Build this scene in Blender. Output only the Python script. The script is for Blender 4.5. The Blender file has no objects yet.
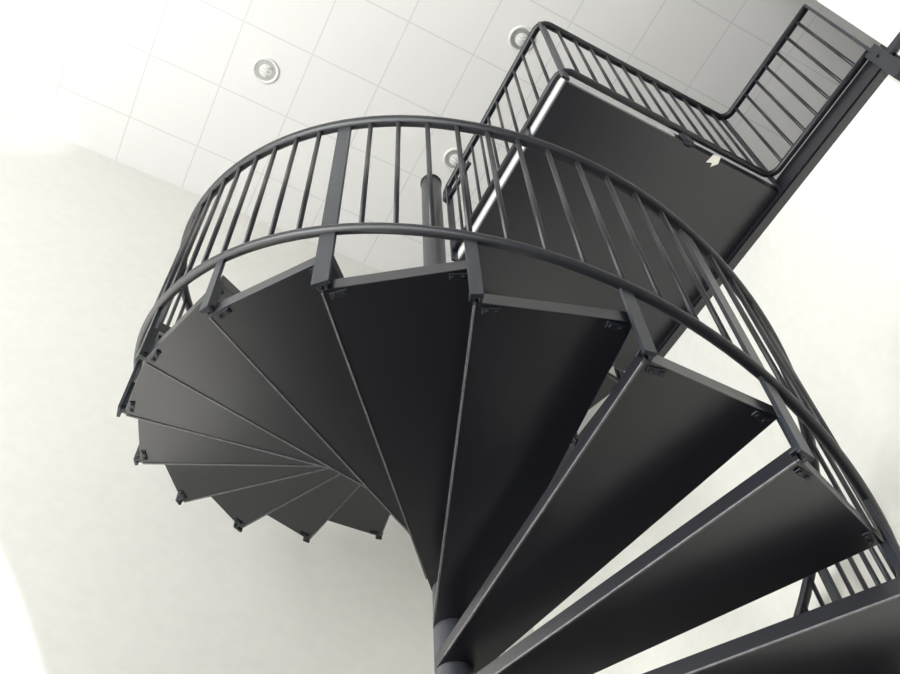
import bpy, math
from mathutils import Vector, Matrix
D=2.4; CZ=1.5
sc=bpy.context.scene
try:
    sc.view_settings.view_transform='Standard'
except Exception: pass

# ---------------- materials ----------------
def mat(name,col,rough=.5,metal=0.0,noise=0.0,nscale=20,bump=0.0,spec=.5):
    m=bpy.data.materials.new(name); m.use_nodes=True
    nt=m.node_tree; b=nt.nodes['Principled BSDF']
    b.inputs['Base Color'].default_value=(*col,1); b.inputs['Roughness'].default_value=rough
    b.inputs['Metallic'].default_value=metal
    b.inputs['Specular IOR Level'].default_value=spec
    if noise or bump:
        tc=nt.nodes.new('ShaderNodeTexCoord'); n=nt.nodes.new('ShaderNodeTexNoise')
        n.inputs['Scale'].default_value=nscale; n.inputs['Detail'].default_value=6
        nt.links.new(tc.outputs['Object'],n.inputs['Vector'])
        if noise:
            r=nt.nodes.new('ShaderNodeMapRange')
            r.inputs['From Min'].default_value=.3; r.inputs['From Max'].default_value=.7
            r.inputs['To Min'].default_value=1-noise; r.inputs['To Max'].default_value=1+noise*.4
            mx=nt.nodes.new('ShaderNodeVectorMath'); mx.operation='SCALE'
            mx.inputs[0].default_value=col
            nt.links.new(n.outputs['Fac'],r.inputs['Value']); nt.links.new(r.outputs['Result'],mx.inputs['Scale'])
            nt.links.new(mx.outputs['Vector'],b.inputs['Base Color'])
        if bump:
            bp=nt.nodes.new('ShaderNodeBump'); bp.inputs['Strength'].default_value=bump; bp.inputs['Distance'].default_value=.01
            nt.links.new(n.outputs['Fac'],bp.inputs['Height']); nt.links.new(bp.outputs['Normal'],b.inputs['Normal'])
    return m
M_paint=mat('dark_steel_paint',(.014,.018,.026),.40,0,.15,40)
M_tread=mat('tread_steel_paint',(.0075,.008,.0125),.30,0,.12,12,0,.85)
M_rail=mat('rail_paint',(.011,.0118,.016),.38,0,.1,40)
M_col=mat('column_paint',(.04,.041,.05),.38,0,.1,40)
M_edge=mat('pale_edge',(.17,.16,.168),.55,0,.3,60)  # paler grey for the thin strips along the tread back edges
M_alu=mat('aluminium_trim',(.75,.76,.76),.4,.2)
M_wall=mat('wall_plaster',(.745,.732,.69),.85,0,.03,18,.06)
M_wall2=mat('wall_plaster_low_bounce',(.36,.355,.34),.85,0,.04,14,.1)  # plaster of the unseen walls, darkened to cut bounce light
M_floor=mat('floor_carpet',(.045,.043,.043),.9,0,.2,60)
M_white=mat('light_enamel',(.70,.70,.68),.4)
M_frame=mat('window_frame',(.6,.6,.6),.4)
M_paper=mat('paper_tag',(.85,.82,.74),.7)
M_refl=mat('lamp_reflector',(.46,.46,.45),.25,.4)

# ceiling tiles
M_ceil=bpy.data.materials.new('ceiling_tiles'); M_ceil.use_nodes=True
nt=M_ceil.node_tree; b=nt.nodes['Principled BSDF']; b.inputs['Roughness'].default_value=.9
tc=nt.nodes.new('ShaderNodeTexCoord'); sp=nt.nodes.new('ShaderNodeSeparateXYZ'); nt.links.new(tc.outputs['Object'],sp.inputs[0])
T=.2195*D
def line(out,phase):
    a=nt.nodes.new('ShaderNodeMath'); a.operation='SUBTRACT'; a.inputs[1].default_value=phase-50*T; nt.links.new(out,a.inputs[0])
    m=nt.nodes.new('ShaderNodeMath'); m.operation='MODULO'; m.inputs[1].default_value=T; nt.links.new(a.outputs[0],m.inputs[0])
    s=nt.nodes.new('ShaderNodeMath'); s.operation='SUBTRACT'; s.inputs[1].default_value=T/2; nt.links.new(m.outputs[0],s.inputs[0])
    ab=nt.nodes.new('ShaderNodeMath'); ab.operation='ABSOLUTE'; nt.links.new(s.outputs[0],ab.inputs[0])
    g=nt.nodes.new('ShaderNodeMath'); g.operation='GREATER_THAN'; g.inputs[1].default_value=T/2-.0055; nt.links.new(ab.outputs[0],g.inputs[0])
    return g.outputs[0]
l1=line(sp.outputs['X'],.093*D); l2=line(sp.outputs['Y'],1.087*D)
mxm=nt.nodes.new('ShaderNodeMath'); mxm.operation='MAXIMUM'; nt.links.new(l1,mxm.inputs[0]); nt.links.new(l2,mxm.inputs[1])
mix=nt.nodes.new('ShaderNodeMix'); mix.data_type='RGBA'; nt.links.new(mxm.outputs[0],mix.inputs['Factor'])
mix.inputs['A'].default_value=(.73,.715,.705,1); mix.inputs['B'].default_value=(.62,.61,.605,1)
nt.links.new(mix.outputs['Result'],b.inputs['Base Color'])

# ---------------- mesh builder ----------------
class MB:
    def __init__(s): s.v=[]; s.f=[]; s.sm=[]
    def prism(s,pts,z0,z1):
        n=len(pts); o=len(s.v)
        s.v+=[(p[0],p[1],z0) for p in pts]+[(p[0],p[1],z1) for p in pts]
        s.f.append([o+i for i in range(n)][::-1]); s.f.append([o+n+i for i in range(n)])
        for i in range(n):
            j=(i+1)%n; s.f.append([o+i,o+j,o+n+j,o+n+i])
        s.sm+=[False]*(n+2)
    def box(s,c,ax,h):
        o=len(s.v); c=Vector(c)
        for k in (-1,1):
            for j in (-1,1):
                for i in (-1,1):
                    s.v.append(tuple(c+ax[0]*h[0]*i+ax[1]*h[1]*j+ax[2]*h[2]*k))
        for q in ((0,2,3,1),(4,5,7,6),(0,1,5,4),(2,6,7,3),(0,4,6,2),(1,3,7,5)):
            s.f.append([o+i for i in q])
        s.sm+=[False]*6
    def abox(s,x0,x1,y0,y1,z0,z1):
        s.box(((x0+x1)/2,(y0+y1)/2,(z0+z1)/2),(Vector((1,0,0)),Vector((0,1,0)),Vector((0,0,1))),(abs(x1-x0)/2,abs(y1-y0)/2,abs(z1-z0)/2))
    def tube(s,pts,r,n=12):
        pts=[Vector(p) for p in pts]; o=len(s.v)
        up=None
        for i,p in enumerate(pts):
            if i==0: t=pts[1]-p
            elif i==len(pts)-1: t=p-pts[i-1]
            else: t=(pts[i+1]-p).normalized()+(p-pts[i-1]).normalized()
            t.normalize()
            if up is None:
                up=Vector((0,0,1)) if abs(t.z)<.9 else Vector((1,0,0))
            a=up-t*up.dot(t); a.normalize(); bb=t.cross(a); up=a
            for k in range(n):
                an=2*math.pi*k/n
                s.v.append(tuple(p+a*math.cos(an)*r+bb*math.sin(an)*r))
        for i in range(len(pts)-1):
            for k in range(n):
                k2=(k+1)%n
                s.f.append([o+i*n+k,o+i*n+k2,o+(i+1)*n+k2,o+(i+1)*n+k]); s.sm.append(True)
        s.f.append([o+k for k in range(n)][::-1]); s.sm.append(False)
        e=o+(len(pts)-1)*n
        s.f.append([e+k for k in range(n)]); s.sm.append(False)
    def obj(s,name,m,parent=None,bevel=0):
        me=bpy.data.meshes.new(name); me.from_pydata(s.v,[],s.f); me.validate()
        import bmesh
        bm=bmesh.new(); bm.from_mesh(me); bmesh.ops.recalc_face_normals(bm,faces=bm.faces); bm.to_mesh(me); bm.free()
        for p,q in zip(me.polygons,s.sm): p.use_smooth=q
        me.materials.append(m)
        ob=bpy.data.objects.new(name,me); sc.collection.objects.link(ob)
        if parent: ob.parent=parent
        if bevel:
            mo=ob.modifiers.new('bevel','BEVEL'); mo.width=bevel; mo.segments=2; mo.limit_method='ANGLE'
        return ob
def empty(name,loc=(0,0,0)):
    e=bpy.data.objects.new(name,None); sc.collection.objects.link(e); return e

def wxy(lat,fwd): return (.8616*lat+.5075*fwd)*D,(-.5075*lat+.8616*fwd)*D
CX,CY=wxy(-.023,.996)      # column axis
SX,SY=wxy(-.006,.993)      # centre of the outer stringer circle
def dirv(th):
    a=math.radians(th+30.5); return Vector((-math.sin(a),-math.cos(a),0))
def tanv(th):
    a=math.radians(th+30.5); return Vector((-math.cos(a),math.sin(a),0))
STEP=18.15; RISE=.067*D; TH0=-3.9; Z0=.742*D
def zt(th):
    n=(th-TH0)/STEP
    return CZ+Z0+n*D*(.0690 if n>0 else .0655)
C0=Vector((SX,SY,0)); CC=Vector((CX,CY,0)); UZ=Vector((0,0,1))
R=.519*D; RR=.528*D
OT,OB=.457*D,.120*D
K0,K1=-19,13

# ---------------- spiral staircase ----------------
stair=empty('spiral_staircase')
col=MB(); col.tube([(CX,CY,0),(CX,CY,CZ+2.15*D)],.0262*D,32)
col.tube([(CX,CY,CZ+2.15*D),(CX,CY,CZ+2.156*D)],.0285*D,32)
col.tube([(CX,CY,0),(CX,CY,.015)],.07*D,32)
col.obj('column',M_col,stair)
tr=MB(); ed=MB(); br=MB(); bolt=MB()
TT=.0195*D
for k in range(K0,K1+1):
    thb=TH0+STEP*k; thc=thb-STEP/2
    t=tanv(thc); z=zt(thb)
    hi=.027*D
    P=[CC+t*hi,C0+dirv(thb+.2)*R,C0+dirv(thb-STEP-.3)*R,CC-t*hi]
    tr.prism(P,z,z+TT)
    a=P[0]; bq=P[1]; e=(bq-a).normalized(); nn=Vector((-e.y,e.x,0))
    if nn.dot(t)<0: nn=-nn
    L=(bq-a).length
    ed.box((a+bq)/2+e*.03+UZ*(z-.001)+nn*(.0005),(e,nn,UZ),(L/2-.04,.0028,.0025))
    dp=dirv(thb); tp=tanv(thb)
    zb=zt(thb)+OB; ztp=zt(thb)+OT
    full=(k-1)%3==0
    top= ztp if full else zb
    c=C0+dp*(RR-.002*D)
    wid=.025 if full else .017
    br.box(c+UZ*((z+top)/2),(tp,dp,UZ),(wid,.006,(top-z)/2))
    br.box(c-dp*.016+UZ*(z+TT*.5),(tp,dp,UZ),(.018,.012,.005))
    br.box(c-dp*.014-tp*.010+UZ*(z+RISE*.5),(tp,dp,UZ),(.004,.012,RISE*.5))
    for s_,zz in ((-1,z),(1,zt(thb+STEP))):
        cc=C0+dirv(thb+s_*1.7)*(R-.024)
        br.box(cc+UZ*(zz-.003),(tp,dp,UZ),(.024,.009,.003))
        for q in (-.013,.013):
            p=cc+tp*q+UZ*(zz-.006)
            bolt.tube([p,p-UZ*.006],.0055,6)
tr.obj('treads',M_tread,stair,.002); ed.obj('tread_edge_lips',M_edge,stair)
br.obj('brackets',M_paint,stair,.0015); bolt.obj('bolts',M_rail,stair)
rl=MB()
ths=TH0+STEP*(K0-1); the=237
def helix(off,r,n=12):
    N=260; pts=[]
    for i in range(N+1):
        th=ths+(the-ths)*i/N
        pts.append(C0+dirv(th)*RR+UZ*(max(.06,zt(th)+off)))
    rl.tube(pts,r,n)
helix(OT,.0205,14); helix(OB,.0165,12)
rl.obj('helical_rails',M_rail,stair)
ba=MB()
for k in range(K0,K1+1):
    for j in range(4):
        th=TH0+STEP*(k-1)+STEP*j/4
        if j==0 and (k-2)%3==0: continue
        if th>the: continue
        c=C0+dirv(th)*RR
        ba.tube([c+UZ*(zt(th)+OB),c+UZ*(zt(th)+OT)],.0085,8)
ba.obj('balusters',M_rail,stair)
nw=MB(); cc=C0+dirv(ths)*RR
nw.tube([Vector((cc.x,cc.y,0)),cc+UZ*(zt(ths)+OT)],.02,12)
nw.obj('newel_post',M_rail,stair)

# ---------------- landing ----------------
land=empty('stair_landing')
LX0,LX1,LY0,LY1=.512*D,1.043*D,.363*D,.90*D
ZL=CZ+1.66*D; ZLT=ZL+.038*D
m=MB(); m.abox(LX0,LX1,LY0,LY1,ZL,ZLT)
m.obj('platform',M_tread,land,.002)
m=MB(); m.abox(LX0-.006,LX0,LY0,LY1-.05*D,ZL+.02,ZLT-.01); m.abox(LX0,LX0+.26*D,LY0-.006,LY0,ZL+.025,ZLT)
m.obj('edge_trim',M_alu,land)
m=MB()
px=LX0+.350*D; py=LY0+.012
m.prism([(px,py-.03),(px+.04,py-.035),(px+.05,py+.0),(px+.025,py+.03),(px+.02,py+.01),(px-.01,py+.02)],ZL-.006,ZL-.004)
m.obj('paper_tag',M_paper,land)
rx,ry=.503*D,.353*D; zb=CZ+1.705*D; ztp=CZ+2.04*D
XR=1.032*D; GY=.05*D
def corner(cx,cy,a0,a1,r,z,n=6):
    return [(cx+r*math.cos(math.radians(a0+(a1-a0)*i/n)),cy+r*math.sin(math.radians(a0+(a1-a0)*i/n)),z) for i in range(n+1)]
m=MB(); rc=.06
yl=CY-.06*D
pts=[(rx,yl+.02,ztp-.16),(rx,yl+.045,ztp-.10),(rx,yl+.035,ztp-.03),(rx,yl-.01,ztp)]+corner(rx+rc,ry+rc,180,270,rc,ztp)+corner(XR-rc,ry-rc,90,0,rc,ztp)+[(XR,GY+.0,ztp)]
m.tube(pts,.0205,14)
pts=[(rx,yl,zb)]+corner(rx+rc,ry+rc,180,270,rc,zb)+corner(XR-rc,ry-rc,90,0,rc,zb)+[(XR,GY,zb)]
m.tube(pts,.0175,12)
m.tube([(rx,yl+.02,ztp-.16),(rx,yl-.25,ztp-.16)],.014,10)
m.obj('landing_rails',M_rail,land)
m=MB()
n=11
for i in range(1,n):
    y=yl+(ry-yl)*i/n; m.tube([(rx,y,zb),(rx,y,ztp)],.0085,8)
n=12
for i in range(1,n):
    x=rx+(XR-rx)*i/n; m.tube([(x,ry,zb),(x,ry,ztp)],.0085,8)
n=8
for i in range(1,n):
    y=ry+(GY-ry)*i/n; m.tube([(XR,y,zb),(XR,y,ztp)],.0085,8)
m.obj('landing_balusters',M_rail,land)
m=MB()
for (x,y) in ((rx,yl),(rx+.012,ry+.012),(XR-.01,ry-.0),(XR,GY)):
    m.abox(x-.02,x+.02,y-.007,y+.007,ZL,ztp)
m.abox(XR-.012,XR+.02,GY-.035,GY+.035,CZ+1.57*D,CZ+1.70*D)
m.abox(XR-.004,XR+.012,GY-.20,GY,CZ+1.64*D,CZ+1.66*D)
m.abox(rx-.004,rx+.02,LY0+.3,LY0+.35,ZL,zb); m.abox(LX0+.28*D,LX0+.30*D,ry,LY0+.01,ZL,zb)
m.obj('landing_posts',M_paint,land,.001)

# ---------------- room ----------------
ZC=CZ+2.70*D; YF=1.47*D; XW=1.045*D; XL=-2.3*D; YB=-1.9*D; XG=2.9*D; th=.15
m=MB(); m.abox(XL-th,XG+th,YF,YF+th,0,ZC); m.obj('wall_front',M_wall)
m=MB(); m.abox(XW,XW+th,YB,YF,0,CZ+1.62*D); m.abox(XW,XW+th,YB,.030*D,CZ+1.62*D,ZC); m.obj('wall_right',M_wall)
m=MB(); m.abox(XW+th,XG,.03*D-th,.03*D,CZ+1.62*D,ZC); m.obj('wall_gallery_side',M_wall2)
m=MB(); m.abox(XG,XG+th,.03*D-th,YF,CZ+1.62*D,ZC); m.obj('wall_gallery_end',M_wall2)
m=MB(); m.abox(XW+th*0,XG,.03*D,YF,CZ+1.62*D,CZ+1.698*D); m.obj('floor_gallery',M_floor)
m=MB(); m.abox(XW-.012,XW,.03*D,YF-.02,CZ+1.650*D,CZ+1.70*D); m.obj('trim_gallery_edge',M_rail)
m=MB(); m.abox(XL-th,XG+th,YB-th,YF+th,ZC,ZC+.1); m.obj('ceiling',M_ceil)
m=MB(); m.abox(XL-th,XG+th,YB-th,YF+th,-.1,0); m.obj('floor',M_floor)
wins=[(-1.5*D,-.35*D),(.0*D,1.15*D)]; wz0,wz1=.9,5.6
m=MB(); ys=[YB]+[v for w in wins for v in w]+[YF]
for i in range(0,len(ys),2): m.abox(XL-th,XL,ys[i],ys[i+1],0,ZC)
for w in wins: m.abox(XL-th,XL,w[0],w[1],0,wz0); m.abox(XL-th,XL,w[0],w[1],wz1,ZC)
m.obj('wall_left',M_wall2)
for i,w in enumerate(wins):
    m=MB(); f=.05; x0,x1=XL-.10,XL-.04
    m.abox(x0,x1,w[0],w[0]+f,wz0,wz1); m.abox(x0,x1,w[1]-f,w[1],wz0,wz1)
    m.abox(x0,x1,w[0],w[1],wz0,wz0+f); m.abox(x0,x1,w[0],w[1],wz1-f,wz1)
    m.abox(x0,x1,(w[0]+w[1])/2-f/2,(w[0]+w[1])/2+f/2,wz0,wz1); m.abox(x0,x1,w[0],w[1],3.2,3.2+f)
    m.obj('window_%d'%(i+1),M_frame)
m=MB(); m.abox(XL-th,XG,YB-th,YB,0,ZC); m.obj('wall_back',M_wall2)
m=MB(); m.abox(XL,XW,YF-.015,YF,0,.1); m.obj('baseboard_front',M_white)
m=MB(); m.abox(XW-.015,XW,YB,YF-.015,0,.1); m.obj('baseboard_right',M_white)

# recessed lights
for (x,y) in ((-.0167,.977),(.642,.54),(.642,.977),(-.0167,.54)):
    e=empty('recessed_ceiling_light')
    n=32; X,Y=x*D,y*D
    m=MB(); prof=[(.098,0),(.098,-.008),(.092,-.012),(.082,-.010),(.076,-.003)]
    for r,z in prof:
        for k in range(n): m.v.append((X+r*math.cos(2*math.pi*k/n),Y+r*math.sin(2*math.pi*k/n),ZC+z))
    for i in range(len(prof)-1):
        for k in range(n):
            k2=(k+1)%n; m.f.append([i*n+k,i*n+k2,(i+1)*n+k2,(i+1)*n+k]); m.sm.append(True)
    m.obj('bezel',M_white,e)
    m=MB(); m.tube([(X,Y,ZC-.0005),(X,Y,ZC-.003)],.077,32); m.obj('reflector',M_refl,e)
    m=MB()
    m.tube([(X,Y,ZC-.002),(X,Y,ZC-.008)],.048,24)
    for q in (-.028,.0,.028):
        m.tube([(X-.03,Y+q,ZC-.012),(X+.03,Y+q,ZC-.012)],.007,8)
    m.obj('lamp',M_white,e)

# ---------------- lights ----------------
w=bpy.data.worlds.new('sky'); sc.world=w; w.use_nodes=True
w.node_tree.nodes['Background'].inputs[0].default_value=(.85,.93,1,1); w.node_tree.nodes['Background'].inputs[1].default_value=1.5
def area(name,loc,target,sx,sy,e,c=(1,1,1)):
    l=bpy.data.lights.new(name,'AREA'); l.shape='RECTANGLE'; l.size=sx; l.size_y=sy; l.energy=e; l.color=c
    o=bpy.data.objects.new(name,l); sc.collection.objects.link(o); o.location=loc
    o.rotation_euler=(Vector(target)-Vector(loc)).to_track_quat('-Z','Y').to_euler(); return o
for i,wn in enumerate(wins):
    yc=(wn[0]+wn[1])/2
    area('window_daylight_%d'%(i+1),(XL+.05,yc,3.2),(XL+4,yc+.4,4.3),wn[1]-wn[0],4.4,480 if i else 285,(.985,1,.985))
area('gallery_area_lamp',(2.4*D,.8*D,ZC-.3),(1.9*D,.8*D,CZ+1.7*D),1.5,1.5,8)  # area lamp just below the gallery ceiling, aimed down and inward
def spot(name,loc,tgt,e,size,blend):
    s=bpy.data.lights.new(name,'SPOT'); s.energy=e; s.spot_size=math.radians(size); s.spot_blend=blend; s.shadow_soft_size=.03; s.color=(1,.985,.95)
    o=bpy.data.objects.new(name,s); sc.collection.objects.link(o); o.location=loc
    o.rotation_euler=(Vector(tgt)-Vector(loc)).to_track_quat('-Z','Y').to_euler()
spot('sun_patch_spot',(-1.35*D,-1.0*D,CZ+.11*D),(-1.35*D,1.0*D,CZ+.11*D),5200,65.8,.03)
spot('sun_glint_spot',(-1.3*D,-.4*D,CZ+.9*D),(-.60*D,YF,CZ+2.66*D),500,7,1)

# ---------------- camera ----------------
e=math.radians(55.2); hd=math.radians(30.5)
H=Vector((math.sin(hd),math.cos(hd),0)); Rr=Vector((math.cos(hd),-math.sin(hd),0))
F=H*math.cos(e)+UZ*math.sin(e); U=-H*math.sin(e)+UZ*math.cos(e)
ix=Rr*.9977-U*.0674; iy=Rr*.0674+U*.9977
cd=bpy.data.cameras.new('camera'); cd.lens=35; cd.sensor_width=36; cd.clip_start=.02
cam=bpy.data.objects.new('camera',cd); sc.collection.objects.link(cam)
Mx=Matrix((ix,iy,-F)).transposed().to_4x4(); Mx.translation=Vector((0,0,CZ)); cam.matrix_world=Mx
sc.camera=cam
